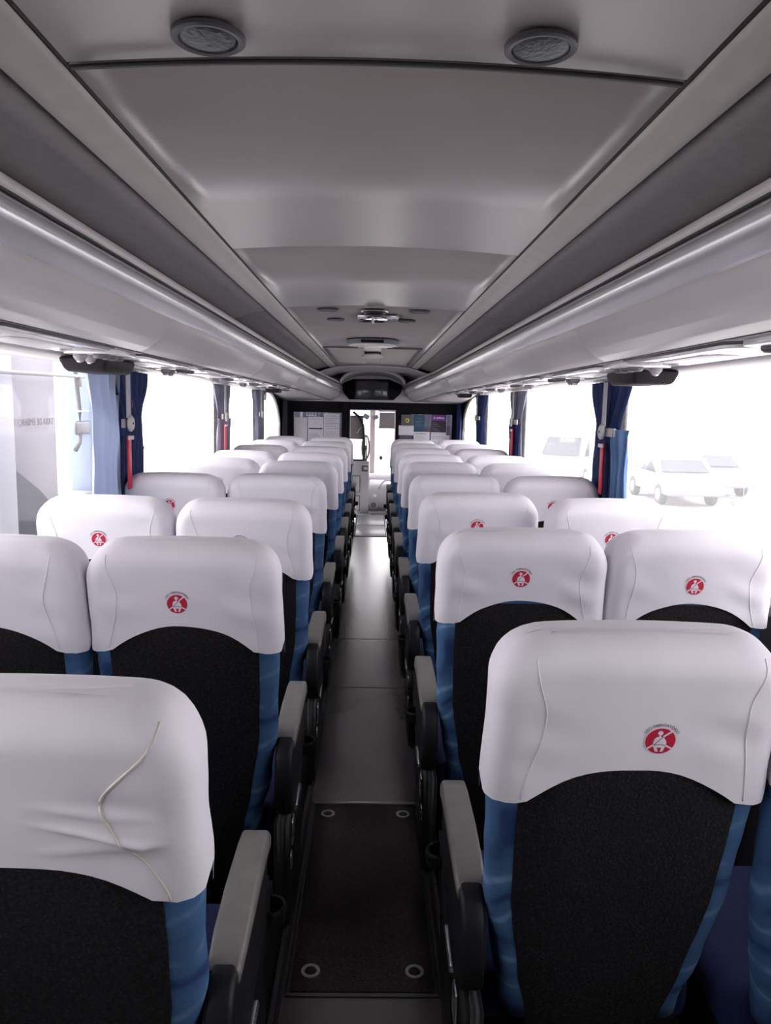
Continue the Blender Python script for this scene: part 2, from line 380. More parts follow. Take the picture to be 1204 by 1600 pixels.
# ------------------------------------------------------------------ passenger service units under the racks
ORD = ['first', 'second', 'third', 'fourth', 'fifth', 'sixth', 'seventh', 'eighth', 'ninth', 'tenth']
def service_unit(s):
    t = empty('service_panel')
    z = H(.1585) - H(.16)
    z0 = 0
    # glossy curved light lid (y from .10 to .80), reading cluster (y from -.02 to -.22)
    bm = bmesh.new()
    out = []
    for i in range(13):
        a = i / 12; out.append((.80 + .14 * sin(pi * min(1, a * 1.0)) ** .5 * 0 + .0, 0))
    def lid(u0, u1, w0, w1, dz, r=.03):
        return [(u0 + r, w0), (u1 - r, w0), (u1, w0 + r), (u1 - .02, w1 - r), (u1 - .06, w1), (u0 + .06, w1), (u0 + .02, w1 - r), (u0, w0 + r)]
    pts = lid(.10, .84, .812, 1.0, 0, .03)
    ob_ = prism('light_lid', [(s * w, u) for u, w in pts], 'z', -.010, .004, PSUW, t, r=.003)
    ob_ = prism('lid_border', [(s * w, u) for u, w in lid(.085, .855, .800, 1.012, 0, .035)], 'z', -.0015, .006, PSUD, t)
    prism('lens_panel', [(s * w, u) for u, w in lid(.30, .66, .85, .965, 0, .03)], 'z', -.0135, -.008, PSUG, t, r=.002)
    prism('control_plate', [(s * w, u) for u, w in lid(-.17, .07, .815, 1.0, 0, .03)], 'z', -.012, .004, PSUW, t, r=.004)
    for y in (-.12, -.045, .02):
        o = ob('air_vent', lathe_me('vent', [(.027, 0), (.027, -.010), (.020, -.016), (.012, -.013), (.010, -.006)], PSUD, 18), t, (s * .875, y, -.010))
    for y in (-.09, .0):
        o = ob('reading_light', lathe_me('rl', [(.022, 0), (.022, -.010), (.013, -.022), (.005, -.024)], mat('reading_light_grey', (.28, .26, .29), .4), 3 * 5), t, (s * .955, y, -.010))
        ob('light_lens', lathe_me('rll', [(.012, 0), (.010, -.006), (.002, -.008)], CHROME, 12), o, (0, 0, -.021))
    return t
def copy_tree(o, parent=None):
    c = o.copy(); COL.objects.link(c)
    if parent: c.parent = parent
    for ch in list(o.children): copy_tree(ch, c)
    return c
for s, side in ((-1, 'left'), (1, 'right')):
    proto = service_unit(s)
    for i in range(8):
        o = proto if i == 0 else copy_tree(proto)
        o.location = (0, .52 + 1.04 * i + (.05 if s < 0 else .12), H(.1605))
        if i > 0: tag(o, 'glossy white reading-light and air-vent panel above the %s windows, %s from the camera' % (side, ORD[i - 1]), 'light panel', 'service panels under the luggage racks')
        else: tag(o, 'glossy white reading-light panel nearest the camera, mostly out of frame, %s side' % side, 'light panel', 'service panels under the luggage racks')

# folded monitors
def monitor(loc, label, sx=1):
    t = empty('folded_monitor', loc); tag(t, label, 'monitor', 'small dark fold-down monitors')
    bm = bmesh.new()
    add_box(bm, -.085 * sx, .085 * sx, -.17 * sx, .17 * sx, -.05 * sx, -.0, .016 * sx, 3)
    for v in bm.verts:
        k = 1 - .16 * max(0, -v.co.z / .05 / sx); v.co.x *= k; v.co.y *= k
    o = ob('monitor_shell', bm_me('mon', bm, mat('dark_brown_plastic', (.014, .010, .014), .6, spec=.2), True), t); shade(o)
    box('hinge_bracket', -.03 * sx, .03 * sx, -.06 * sx, .06 * sx, -.004, .02, PSUD, t, r=.004)
    return t
monitor((-.985, 2.82, H(.148)), 'dark rounded fold-down monitor hanging before the nearest left curtain')
monitor((.985, 2.86, H(.148)), 'dark rounded fold-down monitor hanging beside the nearest right curtain')
monitor((-.93, 7.3, H(.148)), 'small far fold-down monitor on the left, near the black partition', .8)
monitor((.93, 7.9, H(.148)), 'small far fold-down monitor on the right, near the black partition', .8)

# ------------------------------------------------------------------ ceiling fittings
def downlight(x, y, z, r, label, g='round ceiling downlights'):
    t = empty('ceiling_light', (x, y, z)); tag(t, label, 'ceiling light', g)
    ob('rim', lathe_me_open('rim', [(r * .78, .004), (r * .80, -.002), (r * .93, -.003), (r, -.001), (r, .004)], mat('downlight_rim', (.07, .07, .08), .5), 36), t)
    ob('diffuser', lathe_me('dif', [(r * .8, .002), (r * .8, 0), (r * .6, -.002), (r * .2, -.003)], mat('downlight_glass', (.06, .07, .075), .4, var=.4, vscale=60, bump=.3, bscale=120), 36), t)
    return t
downlight(-.214, 1.035, H(.4505), .046, 'unlit round recessed ceiling light nearest the camera, left one')
downlight(.203, 1.035, H(.4505), .046, 'unlit round recessed ceiling light nearest the camera, right one')
downlight(-.223, 3.74, H(.449), .05, 'small unlit ceiling light just past the third seam, left')
downlight(.213, 3.74, H(.449), .05, 'small unlit ceiling light just past the third seam, right')
downlight(-.205, 4.16, H(.449), .045, 'small unlit ceiling light further along towards the roof vent, left')
downlight(.172, 4.16, H(.449), .045, 'small unlit ceiling light further along towards the roof vent, right')
# glossy plate that mirrors the windscreen
t = empty('ceiling_reflector', (.02, 4.02, H(.452)))
tag(t, 'polished plate on the ceiling mirroring the bright windscreen, with dark round boss', 'ceiling fitting')
MIR = mat('polished_plate', (.85, .85, .88), .04, metal=1.0)
box('polished_plate', -.105, .10, -.10, .16, -.010, 0, MIR, t, r=.002)
ob('round_boss', lathe_me('boss', [(.055, .0), (.055, -.008), (.04, -.018), (.015, -.022)], BLACKPL, 28), t, (-.02, -.24, 0))
ob('boss_rim', lathe_me_open('bossr', [(.055, 0), (.062, -.004), (.066, 0)], ALU, 28), t, (-.02, -.24, -.001))
box('divider_bar', -.034, -.022, -.11, .17, -.016, -.004, PSUG, t, r=.002)
# roof vent
t = empty('roof_vent', (-.01, 5.42, H(.452))); tag(t, 'rounded grey roof vent housing with a dark slot on the ceiling', 'roof vent')
VG = mat('vent_blue_grey', (.20, .21, .26), .4)
def lens(a, b, n=40): return [(a * cos(2 * pi * i / n), b * (abs(sin(2 * pi * i / n)) ** .9) * (1 if sin(2 * pi * i / n) > 0 else -1)) for i in range(n)]
prism('vent_body', lens(.185, .16), 'z', -.030, .0, VG, t, r=.006)
prism('vent_lens', lens(.165, .145), 'z', -.040, -.030, mat('vent_lens_white', (.72, .70, .72), .25), t, r=.004)
box('vent_slot', -.08, .075, -.166, -.12, -.027, -.008, BLACKW, t, r=.003)
# escape hatch mould in the ceiling
t = empty('ceiling_hatch', (-.01, 7.2, H(.449))); tag(t, 'wide embossed ceiling hatch with a round centre disc before the television', 'ceiling hatch')
for a in ((-.385, -.36, -1.16, 1.15), (.36, .385, -1.16, 1.15)): box('hatch_border', *a, -.008, .001, mat('hatch_groove', (.10, .09, .10), .5), t, r=.003)
box('hatch_border', -.385, -.11, -1.18, -1.15, -.008, .001, MATS['hatch_groove'], t, r=.003)
box('hatch_border', .11, .385, -1.18, -1.15, -.008, .001, MATS['hatch_groove'], t, r=.003)
HP = mat('hatch_mesh_grey', (.50, .46, .44), .55, bump=.4, bscale=160)
box('hatch_panel', -.35, -.07, -1.10, .9, -.006, .004, HP, t, r=.003); box('hatch_panel', .07, .35, -1.10, .9, -.006, .004, HP, t, r=.003)
ob('centre_disc', lathe_me('disc', [(.095, .0), (.095, -.012), (.088, -.015), (.07, -.013), (.02, -.013)], mat('disc_grey', (.52, .49, .48), .5), 36, 1, 3.0), t, (0, -.25, 0))

# ================================================================== FRONT PARTITION
pw = struct(box('wall_front', -1.2, 1.2, YP, YP + .05, 1.50, 1.605, BLACKW))
box('light_bulkhead', -1.2, 1.2, YP - .005, YP + .05, 1.605, 2.1, RACK, pw)
for (a, b) in ((-1.2, -1.02), (-.40, -.295), (.293, .352), (1.03, 1.2)):
    struct(box('partition_post', a, b, YP - .01, YP + .05, 0, 1.52, BLACKW, pw, r=.01))
box('partition_post_cover', -.40, -.295, YP - .03, YP, .6, 1.6, BLACKW, pw, r=.01)
for (a, b) in ((-1.02, -.40), (.352, 1.03)):
    struct(box('partition_top_rail', a, b, YP - .01, YP + .05, 1.462, 1.52, BLACKW, pw))
    struct(box('partition_panel', a, b, YP, YP + .04, 0, .98, BLACKW, pw))
    struct(box('partition_glass', a, b, YP + .02, YP + .026, .98, 1.47, GLASSD, pw))
box('door_trim', -.297, -.288, YP - .012, YP + .06, 0, 1.51, LIP, pw); box('door_trim', .286, .296, YP - .012, YP + .06, 0, 1.51, LIP, pw)
box('door_trim', -.297, .296, YP - .012, YP + .06, 1.495, 1.508, LIP, pw)
# dark curtains beside the partition
def curtain_sheet(name, yc, s, hw, z0, z1, m, parent, off=0.0, seed=0, waist=1.0, zc=1.45, npl=7, x0=1.118, flat=.008, asym=0):
    rnd = random.Random(seed); nz = 18; nt_ = 60; V = []; Fc = []
    ph = rnd.random() * 6
    for i in range(nz + 1):
        t = i / nz; z = z0 + (z1 - z0) * t
        g = math.exp(-((z - zc) / .10) ** 2)
        top = smooth((z - zc) / (z1 - zc)) if z > zc else 0
        w = hw * (waist + (1 - waist) * top) * (1 - .12 * g)
        if z <= zc: w = hw * waist * (1 + .12 * (zc - z) / (zc - z0)) * (1 - .10 * g)
        for j in range(nt_ + 1):
            a = j / nt_ * 2 - 1
            x = x0 + off - flat * (1 + .8 * (1 - g)) * sin(a * npl * 3 + ph + .6 * sin(z * 5)) - .022 * (1 - a * a) * (1 + g)
            V.append((s * x, yc + w * a + asym * top + .006 * sin(z * 23 + a * 3), z))
    for i in range(nz):
        for j in range(nt_): k = i * (nt_ + 1) + j; Fc.append((k, k + 1, k + nt_ + 2, k + nt_ + 1))
    o = ob(name, me(name, V, Fc, m, True), parent)
    md = o.modifiers.new('s', 'SOLIDIFY'); md.thickness = .003
    return o
def curtain(s, y, label, far=0, grey=False, hw=.31, red=True, lit_fold=False):
    t = empty('window_curtain', (s * 1.10, y, 1.08)); tag(t, label, 'curtain', 'blue curtains tied at the window pillars')
    def fix(o):
        o.data.transform(Matrix.Translation((-s * 1.10, -y, -1.08))); return o
    fix(curtain_sheet('curtain_cloth', y, s, hw, 1.06, 1.685, GREYCUR if grey else BLUECUR, t, 0, seed=int(y * 7), waist=.62))
    if grey: fix(curtain_sheet('lower_cloth', y - .01, s, hw * .66, 1.07, 1.44, BLUECUR if s > 0 else GREYCUR, t, -.012, seed=int(y * 9), waist=.9, zc=1.43))
    if lit_fold:
        fix(curtain_sheet('lit_curtain_fold', y - (.22 if s > 0 else .30), s, .11 if s > 0 else .2, 1.05, 1.47 if s > 0 else 1.68, BACKLIT if s < 0 else mat('lit_blue_cloth', (.10, .18, .36), .9, var=.2), t, -.006 if s > 0 else .004, seed=5, waist=.8, npl=5))  # lit curtain fold, the light put into a paler cloth colour
    # tie strap, strap above, buckle, red handle
    so = -.19 if s < 0 else -.11
    box('tie_strap', *sorted((s * 1.060 - s * 1.10, s * 1.071 - s * 1.10)), -.24 if s < 0 else -.24, so + .03, 1.437 - 1.08, 1.475 - 1.08, STRAP, t, r=.003)
    box('hanging_strap', *sorted((s * 1.050 - s * 1.10, s * 1.056 - s * 1.10)), .0 + so - .025, so + .025, 1.48 - 1.08, 1.68 - 1.08, STRAP, t, r=.002)
    b = ob('buckle', lathe_me('buck', [(.035, 0), (.035, .008), (.028, .014), (.01, .015)], mat('buckle_grey', (.50, .48, .47), .45), 24), t, (s * -.050, so, 1.456 - 1.08), (0, -s * pi / 2, 0))
    ob('buckle_hole', lathe_me('bh', [(.006, 0), (.006, .002)], BLACKW, 12), b, (0, 0, .0145))
    if red:
        box('red_pull_strap', *sorted((-s * .052, -s * .040)), .0 + so - .022, so + .018, 1.17 - 1.08, 1.405 - 1.08, REDP, t, r=.006)
        box('strap_clip', *sorted((-s * .056, -s * .050)), so - .03, so + .04, 1.385 - 1.08, 1.402 - 1.08, LIP, t, r=.002)
        if s < 0 and not far: text_obj('strap_print', 'USE', .022, REDP, t, (.0575, so + .01, 1.54 - 1.08), (pi / 2, pi / 2, pi / 2))
    else:
        pass
    for zz in (1.20, 1.34): ob('snap', lathe_me('sn', [(.007, 0), (.006, .004), (.002, .005)], ALU, 10), t, (-s * .045, .02, zz - 1.08), (0, -s * pi / 2, 0))
    return t
curtain(-1, 3.55, 'blue tied curtain with red strap at the nearest left window pillar', lit_fold=True)
curtain(-1, 5.75, 'greyish tied curtain with red strap at the second left window pillar', 1, True)
curtain(-1, 7.54, 'grey tied curtain at the left pillar before the arched front window', 1, True, .27, red=False)
curtain(1, 3.62, 'blue tied curtain with red strap at the nearest right window pillar', lit_fold=True)
curtain(1, 5.93, 'grey and blue tied curtain with red strap at the second right window pillar', 1, True)
curtain(1, 7.95, 'blue tied curtain at the right pillar before the arched front window', 1, False, .33, red=False)
t = empty('side_curtain', (-1.09, 9.72, 1.1)); tag(t, 'dark narrow curtain beside the partition, left corner', 'curtain')
o = curtain_sheet('curtain_cloth', 0, -1, .17, 0, .5, mat('dark_grey_cloth', (.03, .03, .045), .9), t, -1.10, seed=3, npl=4)
t = empty('side_curtain', (1.09, 9.85, 1.1)); tag(t, 'dark blue narrow curtain beside the partition, right corner', 'curtain')
o = curtain_sheet('curtain_cloth', 0, 1, .15, 0, .5, BLUECUR, t, -1.10, seed=4, npl=4)

# television in its oval housing
t = empty('television_niche', (-.01, YP - .02, 1.63)); tag(t, 'dark television in an oval ceiling niche above the cab door', 'television')
def ell(a, b, n, a0, a1, cz): return [(a * cos(r), cz + b * sin(r)) for r in [a0 + (a1 - a0) * i / n for i in range(n + 1)]]
arcp = ell(.40, .185, 24, 0, pi, .20)
ob('niche_ring', tube_me('ring', [(x, -.35 + .0 * z, z) for x, z in ell(.40, .16, 24, -.1, pi + .1, .205)], .014, RACK, 10), t)
ob('inner_ring', tube_me('ring2', [(x, -.25, z) for x, z in ell(.375, .135, 24, -.1, pi + .1, .20)], .009, VG, 8), t)
def loft2(name, A, ya, B, yb, m, par):
    n = len(A); V = [(x, ya, z) for x, z in A] + [(x, yb, z) for x, z in B]; Fc = [(i, i + 1, n + i + 1, n + i) for i in range(n - 1)]
    o = ob(name, me(name, V, Fc, m, True), par); md = o.modifiers.new('s', 'SOLIDIFY'); md.thickness = .006; return o
loft2('niche_hood', ell(.405, .175, 24, 0, pi, .205), -.36, ell(.385, .12, 24, 0, pi, .19), -.02, RACK, t)
dk = [(-.40, .20), (-.25, .262), (.21, .266), (.37, .20), (.385, .17), (.36, .09), (.27, .005), (-.30, .005), (-.37, .09), (-.395, .16)]
prism('niche_back', dk, 'y', -.02, .0, BLACKW, t)
box('tv_frame', -.225, .205, -.06, -.012, .004, .255, BLACKPL, t, r=.008)
box('tv_screen', -.205, .188, -.063, -.055, .014, .243, TVB, t, r=.003)

# notices on the partition glass
def notice(name, x0, x1, z0, z1, label, m=None, y=YP - .006, lines=None, cat='notice'):
    yc = y; t = empty(name, ((x0 + x1) / 2, yc, z0)); tag(t, label, cat, None)
    w = (x1 - x0) / 2; h = z1 - z0
    box('sheet', -w, w, 0, .002, 0, h, m or PAPER, t)
    INK = mat('print_grey', (.30, .29, .35), .8)
    if lines:
        bm = bmesh.new(); rnd = random.Random(int(x0 * 1000))
        for (za, a, b, th) in lines: add_box(bm, -w + a * 2 * w, -w + b * 2 * w, -.001, 0, h * za, h * za + th)
        ob('printed_lines', bm_me('pl', bm, INK), t)
    return t
L = lambda zs, a=.1, b=.9, th=.004: [(z, a, b - .25 * ((i * 7) % 3) / 2, th) for i, z in enumerate(zs)]
notice('paper_notice', -1.012, -.845, 1.02, 1.392, 'plain white notice at the left end of the left partition window', lines=[(.34, .12, .22, .006), (.30, .3, .6, .003)])
t = notice('paper_notice', -.835, -.64, 1.02, 1.400, 'white notice with a black bar, middle of the left partition window', lines=L([.12, .2, .28, .33, .38, .42, .93]))
box('black_bar', -.085, .09, -.003, -.001, .225, .240, BLACKW, t)
notice('printed_label', -.856, -.725, 1.412, 1.472, 'small printed label above the papers on the left partition window', lines=[(.2, .1, .3, .03), (.2, .4, .55, .03), (.2, .65, .9, .03), (.75, .1, .9, .006)])
notice('paper_notice', -.632, -.425, 1.02, 1.450, 'tall white notice full of small print, right end of left partition window', lines=L([.2, .25, .3, .35, .4, .45, .55, .6, .65, .7, .75, .8, .85, .92]))
t = notice('square_notice', .369, .520, 1.325, 1.455, 'grey square notice with a yellow round symbol on right partition window', mat('notice_grey', (.14, .14, .13), .7))
o = ob('yellow_symbol', lathe_me('ys', [(.030, 0), (.030, .002)], mat('symbol_yellow', (.75, .66, .22), .6), 24), t, (0, -.001, .055), (pi / 2, 0, 0))
ob('symbol_centre', lathe_me('ys2', [(.012, 0), (.012, .002)], MATS['notice_grey'], 16), o, (0, 0, .001))
notice('blue_notice', .527, .665, 1.25, 1.452, 'dim blue notice between the grey one and the purple poster', mat('notice_blue', (.03, .10, .17), .7), lines=L([.3, .4, .5, .6, .8], .2, .9))
notice('paper_notice', .338, .532, 1.192, 1.315, 'white framed card below the grey square notice', y=YP - .012, lines=[(.1, .06, .94, .003), (.88, .06, .94, .003)])
notice('paper_notice', .534, .742, 1.02, 1.238, 'white paper left of the purple poster, low on the window', lines=[(.86, .1, .8, .010), (.7, .1, .6, .004), (.6, .1, .7, .004), (.5, .1, .9, .004)])
t = notice('purple_poster', .757, .953, 1.235, 1.464, 'dark poster with a purple heading in white letters', mat('poster_dark', (.018, .012, .03), .6), lines=L([.08, .16, .24, .34, .44, .52], .05, .6), cat='poster')
box('purple_heading', -.098, .098, -.002, 0, .145, .225, PURPLE, t)
text_obj('poster_words', 'é crime', .046, EWHITE, t, (0.0, -.0035, .172), (pi / 2, 0, 0), bold=.0015)
notice('paper_notice', .757, .953, 1.195, 1.237, 'white strip of paper directly under the purple poster', lines=[(.4, .05, .9, .006)])
notice('paper_notice', .757, 1.0, 1.02, 1.200, 'wide white paper lowest at the right end of the right partition window', y=YP - .010, lines=L([.75, .85, .92], .05, .95))

# ================================================================== THE CAB BEYOND THE DOOR
cab = struct(box('cab_floor', -1.2, 1.2, 11.2, 13.0, -.06, 0, CABD))
cab['kind'] = 'structure'; cab.name = 'floor_cab'
struct(box('ceiling_cab', -1.2, 1.2, YP + .05, 13.2, 1.52, 1.60, HEADER))
dd = empty('door_1', (-.16, 11.0, .0)); dd['kind'] = 'structure'
struct(box('door_leaf', -.125, .12, -.02, .02, .012, .775, CABG, dd, r=.01))
for (z0, z1) in ((.06, .27), (.33, .56)):
    box('door_panel', -.115, -.01, -.032, -.018, z0, z1, CABG, dd, r=.012)
    box('panel_groove', -.12, -.004, -.024, -.019, z0 - .006, z1 + .006, CABD, dd, r=.006)
b = box('handle_plate', .0, .12, -.034, -.018, .605, .735, LIP, dd, r=.012)
box('handle_recess', .012, .105, -.038, -.032, .625, .715, CABD, dd, r=.01)
box('door_latch', .045, .10, -.046, -.036, .655, .69, LIP, dd, r=.008)
struct(box('door_window_frame', -.135, .04, -.015, .015, .775, .80, BLACKW, dd, r=.004))
struct(box('door_upper_panel', -.16, .03, -.02, .02, 1.085, 1.42, mat('cab_upper_grey', (.20, .18, .18), .8), dd, r=.01))
ob('door_edge', tube_me('de', [(-.12, -.03, 1.47), (-.03, -.03, 1.40), (.025, -.03, 1.28), (.04, -.03, 1.12), (.045, -.03, .95), (.04, -.03, .78)], .018, BLACKPL, 8), dd)
ob('grab_line', tube_me('gl', [(-.06, -.03, 1.17), (.0, -.035, 1.26)], .006, LIP, 6), dd)
# steering wheel
t = empty('steering_wheel', (-.10, 11.7, .93)); tag(t, 'steering wheel seen edge-on beyond the cab doorway', 'steering wheel')
ring = [(.05 * cos(a), 0, .19 * sin(a)) for a in [2 * pi * i / 32 for i in range(33)]]
ob('wheel_rim', tube_me('wr', [(.055 * cos(a), .03 * sin(a), .18 * sin(a)) for a in [2 * pi * i / 32 for i in range(33)]], .013, mat('rim_brown', (.10, .07, .07), .5), 8, False), t)
ob('wheel_spoke', tube_me('ws', [(0, .03, .17), (.015, 0, 0), (0, -.03, -.17)], .010, LIP, 8), t)
ob('steering_column', tube_me('sc', [(0, 0, 0), (.0, .12, -.25), (.0, .50, -.50)], .025, BLACKPL, 10), t)
ob('wheel_hub', lathe_me('wh', [(.035, 0), (.03, .03), (.01, .035)], BLACKPL, 16), t, (-.01, 0, 0), (pi / 2, 0, 0))
# console
t = empty('cab_console', (.08, 11.45, 0)); tag(t, 'pale grey cab console with a round speaker beyond the doorway', 'console')
prism('console_body', [(-.02, .0), (-.02, .30), (.06, .37), (.5, .42), (.5, 0)], 'x', -.115, .26, CABG, t, r=.015)
ob('round_speaker', lathe_me('spk', [(.052, 0), (.052, .008), (.040, .012), (.02, .006)], CABD, 24), t, (-.045, -.022, .085), (pi / 2, 0, 0))
ob('speaker_rim', ring_me('spr', .046, .058, .012, LIP), t, (-.045, -.022, .085), (pi / 2, 0, 0))
ob('white_dial', lathe_me('dial', [(.030, 0), (.028, .010), (.01, .012)], PAPER, 20), t, (-.03, -.022, .225), (pi / 2, 0, 0))
ob('grab_rail', tube_me('gr', [(.03, .0, .33), (.06, -.01, .40), (.11, -.01, .45), (.18, 0, .47), (.22, .02, .44)], .012, LIP, 8), t)
box('dark_pedal_box', -.150, -.118, -.02, .05, 0, .09, BLACKPL, t, r=.008)
# dashboard
t = empty('dashboard', (0, 12.2, .2)); tag(t, 'low white dashboard shelf under the windscreen', 'dashboard')
prism('dash_shell', [(0, -.2), (0, .20), (.12, .27), (.7, .24), (.7, -.2)], 'x', -1.1, 1.1, mat('dash_pale', (.62, .60, .66), .6), t, r=.02)
# windscreen
ws = struct(box('window_11', -1.15, 1.15, 12.95, 12.956, .42, 1.50, GLASS))
struct(box('windscreen_post', -.045, .045, 12.9, 12.95, .3, 1.5, mat('post_grey', (.42, .38, .37), .5), ws, r=.012))
struct(box('windscreen_sill', -1.2, 1.2, 12.9, 13.0, .0, .44, CABG, ws)); 
t = empty('windscreen_wiper', (.145, 12.88, .5)); tag(t, 'thin dark windscreen wiper standing upright right of the centre post', 'wiper')
ob('wiper_arm', tube_me('wa', [(0, 0, -.02), (-.005, 0, .3), (-.01, 0, .62)], .006, BLACKPL, 6), t); box('wiper_pivot', -.022, .028, -.012, .012, .17, .23, BLACKPL, t, r=.008)
t = empty('sun_blind', (.225, 12.7, 1.27)); tag(t, 'grey sun blind half lowered over the windscreen', 'sun blind')
box('blind_cloth', -.12, .4, 0, .006, -.06, .19, mat('blind_grey', (.16, .15, .15), .8), t); box('blind_rail', -.13, .41, -.012, .016, -.075, -.055, CABD, t, r=.006); box('blind_roller', -.13, .41, -.02, .02, .195, .225, CABD, t, r=.012)
t = empty('cab_mirror', (-.03, 12.2, 1.42)); tag(t, 'blue grey mirror and fan cluster at the top of the windscreen', 'mirror')
bm = bmesh.new(); add_box(bm, -.10, .0, -.02, .03, -.10, -.02, .018); ob('mirror_head', bm_me('mh', bm, VG, True), t, None, (0, .5, 0))
bm = bmesh.new(); add_box(bm, .0, .10, -.02, .03, -.10, -.03, .018); ob('mirror_head', bm_me('mh', bm, VG, True), t, None, (0, -.4, 0))
ob('mirror_stem', tube_me('ms', [(0, 0, -.04), (0, 0, .09)], .014, CABG, 8), t)

# ================================================================== FLOOR HATCHES
def hatch(name, x0, x1, y0, y1, label, m, locks=True, bright=False):
    t = empty(name, ((x0 + x1) / 2, (y0 + y1) / 2, 0)); tag(t, label, 'floor hatch', None)
    w = (x1 - x0) / 2; l = (y1 - y0) / 2
    box('hatch_lid', -w + .012, w - .012, -l + .014, l - .008, 0, .006, m, t, r=.002)
    box('end_strip', -w, w, l - .006, l + .006, 0, .010, ALU, t, r=.002)
    box('end_strip', -w, w, -l - .002, -l + .010, 0, .006, mat('dull_strip', (.10, .095, .09), .6), t, r=.002)
    for s in (-1, 1): box('side_strip', *sorted((s * w, s * (w - .010))), -l, l, 0, .006, RUBBER, t, r=.002)
    if locks:
        for sx in (-1, 1):
            for yy in (-l + .085, l - .085):
                r_ = ob('ring_lock', ring_me('rl', .017, .026, .0045, mat('ring_grey', (.30, .29, .27), .5)), t, (sx * (w - .062), yy, .0055))
                ob('lock_core', lathe_me('lc', [(.017, 0), (.016, .002), (.004, .001)], BLACKPL, 18), r_)
    return t
hatch('floor_hatch', -.205, .205, 1.84, 2.835, 'dark speckled floor hatch with four ring locks, nearest in the aisle', HATCHM)
FL2 = mat('pale_step_vinyl', (.30, .31, .34), .3)
hatch('floor_plate', -.20, .19, 9.11, 9.95, 'pale shiny floor plate in front of the doorway', FL2, False)
hatch('floor_plate', -.20, .19, 9.99, 10.9, 'pale shiny floor plate inside the doorway', FL2, False)

# ================================================================== SEATS
SL = .735
def halfw(u):
    p = [(-.4, .150), (-.1, .152), (0, .166), (.12, .190), (.26, .211), (.42, .2165), (.60, .2165), (1.2, .2165)]
    for (a, x), (b, y) in zip(p, p[1:]):
        if u <= b: t = (u - a) / (b - a); t = t * t * (3 - 2 * t); w = x + (y - x) * t; break
    r = .078
    if u > SL - r: w = w - r + sqrt(max(0, r * r - (u - (SL - r)) ** 2))
    return w
def thick(u):
    t = .085 + .03 * smooth((u - .35) / .25); rr = .045; rear = 0
    if u > SL - rr:
        k = sqrt(max(0, 1 - ((u - (SL - rr)) / rr) ** 2)); mid = t / 2; return mid - mid * k, mid + mid * k
    return 0, t
def template(nr=20, nc=6, ns=4, nf=8):
    """unit loop: list of (edge kind, param) for a rounded rectangle; starts rear-left going right"""
    T = []
    for i in range(nr): T.append(('r', i / nr))
    for i in range(nc): T.append(('c0', i / nc))
    for i in range(ns): T.append(('R', i / ns))
    for i in range(nc): T.append(('c1', i / nc))
    for i in range(nf): T.append(('f', i / nf))
    for i in range(nc): T.append(('c2', i / nc))
    for i in range(ns): T.append(('L', i / ns))
    for i in range(nc): T.append(('c3', i / nc))
    return T
TT = template()
def loop_pt(tp, w, v0, v1, rc):
    k, a = tp; rc = min(rc, w * .95, (v1 - v0) * .5)
    if k == 'r': return (-w + rc + (2 * w - 2 * rc) * a, v0)
    if k == 'c0': t = a * pi / 2; return (w - rc + rc * sin(t), v0 + rc - rc * cos(t))
    if k == 'R': return (w, v0 + rc + (v1 - v0 - 2 * rc) * a)
    if k == 'c1': t = a * pi / 2; return (w - rc + rc * cos(t), v1 - rc + rc * sin(t))
    if k == 'f': return (w - rc - (2 * w - 2 * rc) * a, v1)
    if k == 'c2': t = a * pi / 2; return (-w + rc - rc * sin(t), v1 - rc + rc * cos(t))
    if k == 'L': return (-w, v1 - rc - (v1 - v0 - 2 * rc) * a)
    if k == 'c3': t = a * pi / 2; return (-w + rc - rc * cos(t), v0 + rc - rc * sin(t))
def crown(x, u): return u + .010 * max(0, 1 - (x / .22) ** 2) * smooth((u - .5) / .2)
def shell(name, levels_of, off, rc, m, disp=None, cap_bottom=True):
    """levels_of(tp) -> list of u values, same count for each loop point"""
    n = len(TT); cols = [levels_of(tp) for tp in TT]; k = len(cols[0]); V = []
    for i in range(k):
        for j, tp in enumerate(TT):
            u = cols[j][i]; v0, v1 = thick(u); w = halfw(u) + off
            x, v = loop_pt(tp, w, v0 - off, v1 + off, rc)
            uu = crown(x, u) + (off * smooth((u - SL + .08) / .08))
            p = Vector((x, v, uu))
            if disp: p = disp(p, tp, u)
            V.append(p)
    Fc = []
    for i in range(k - 1):
        for j in range(n): Fc.append((i * n + j, i * n + (j + 1) % n, (i + 1) * n + (j + 1) % n, (i + 1) * n + j))
    top = (k - 1) * n; c = len(V); 
    cx = sum((V[top + j] for j in range(n)), Vector()) / n; V.append(cx)
    for j in range(n): Fc.append((top + j, top + (j + 1) % n, c))
    if cap_bottom: Fc.append(tuple(range(n))[::-1])
    return me(name, V, Fc, m, True)
def ulevels(u0, n=16):
    a = [u0 + (SL - .085 - u0) * i / n for i in range(n)]
    return a + [SL - .085 + .085 * sin(pi / 2 * i / 12) for i in range(0, 13)]
def hem(tp, arch, seed=0, length=.252):
    k, a = tp
    base = SL - length
    if k == 'r':
        x = abs(2 * a - 1) / .93
        h = base + .010 + (arch * (1 - min(1, x) ** 2.3) if x < 1 else 0)
    elif k in ('c0', 'c3'):
        h = base + .0 + .010 * (1 - a if k == 'c0' else a)
    elif k in ('R', 'L'): h = base + .012
    else: h = base - .03
    return h + .0008 * sin(a * 17 + seed)
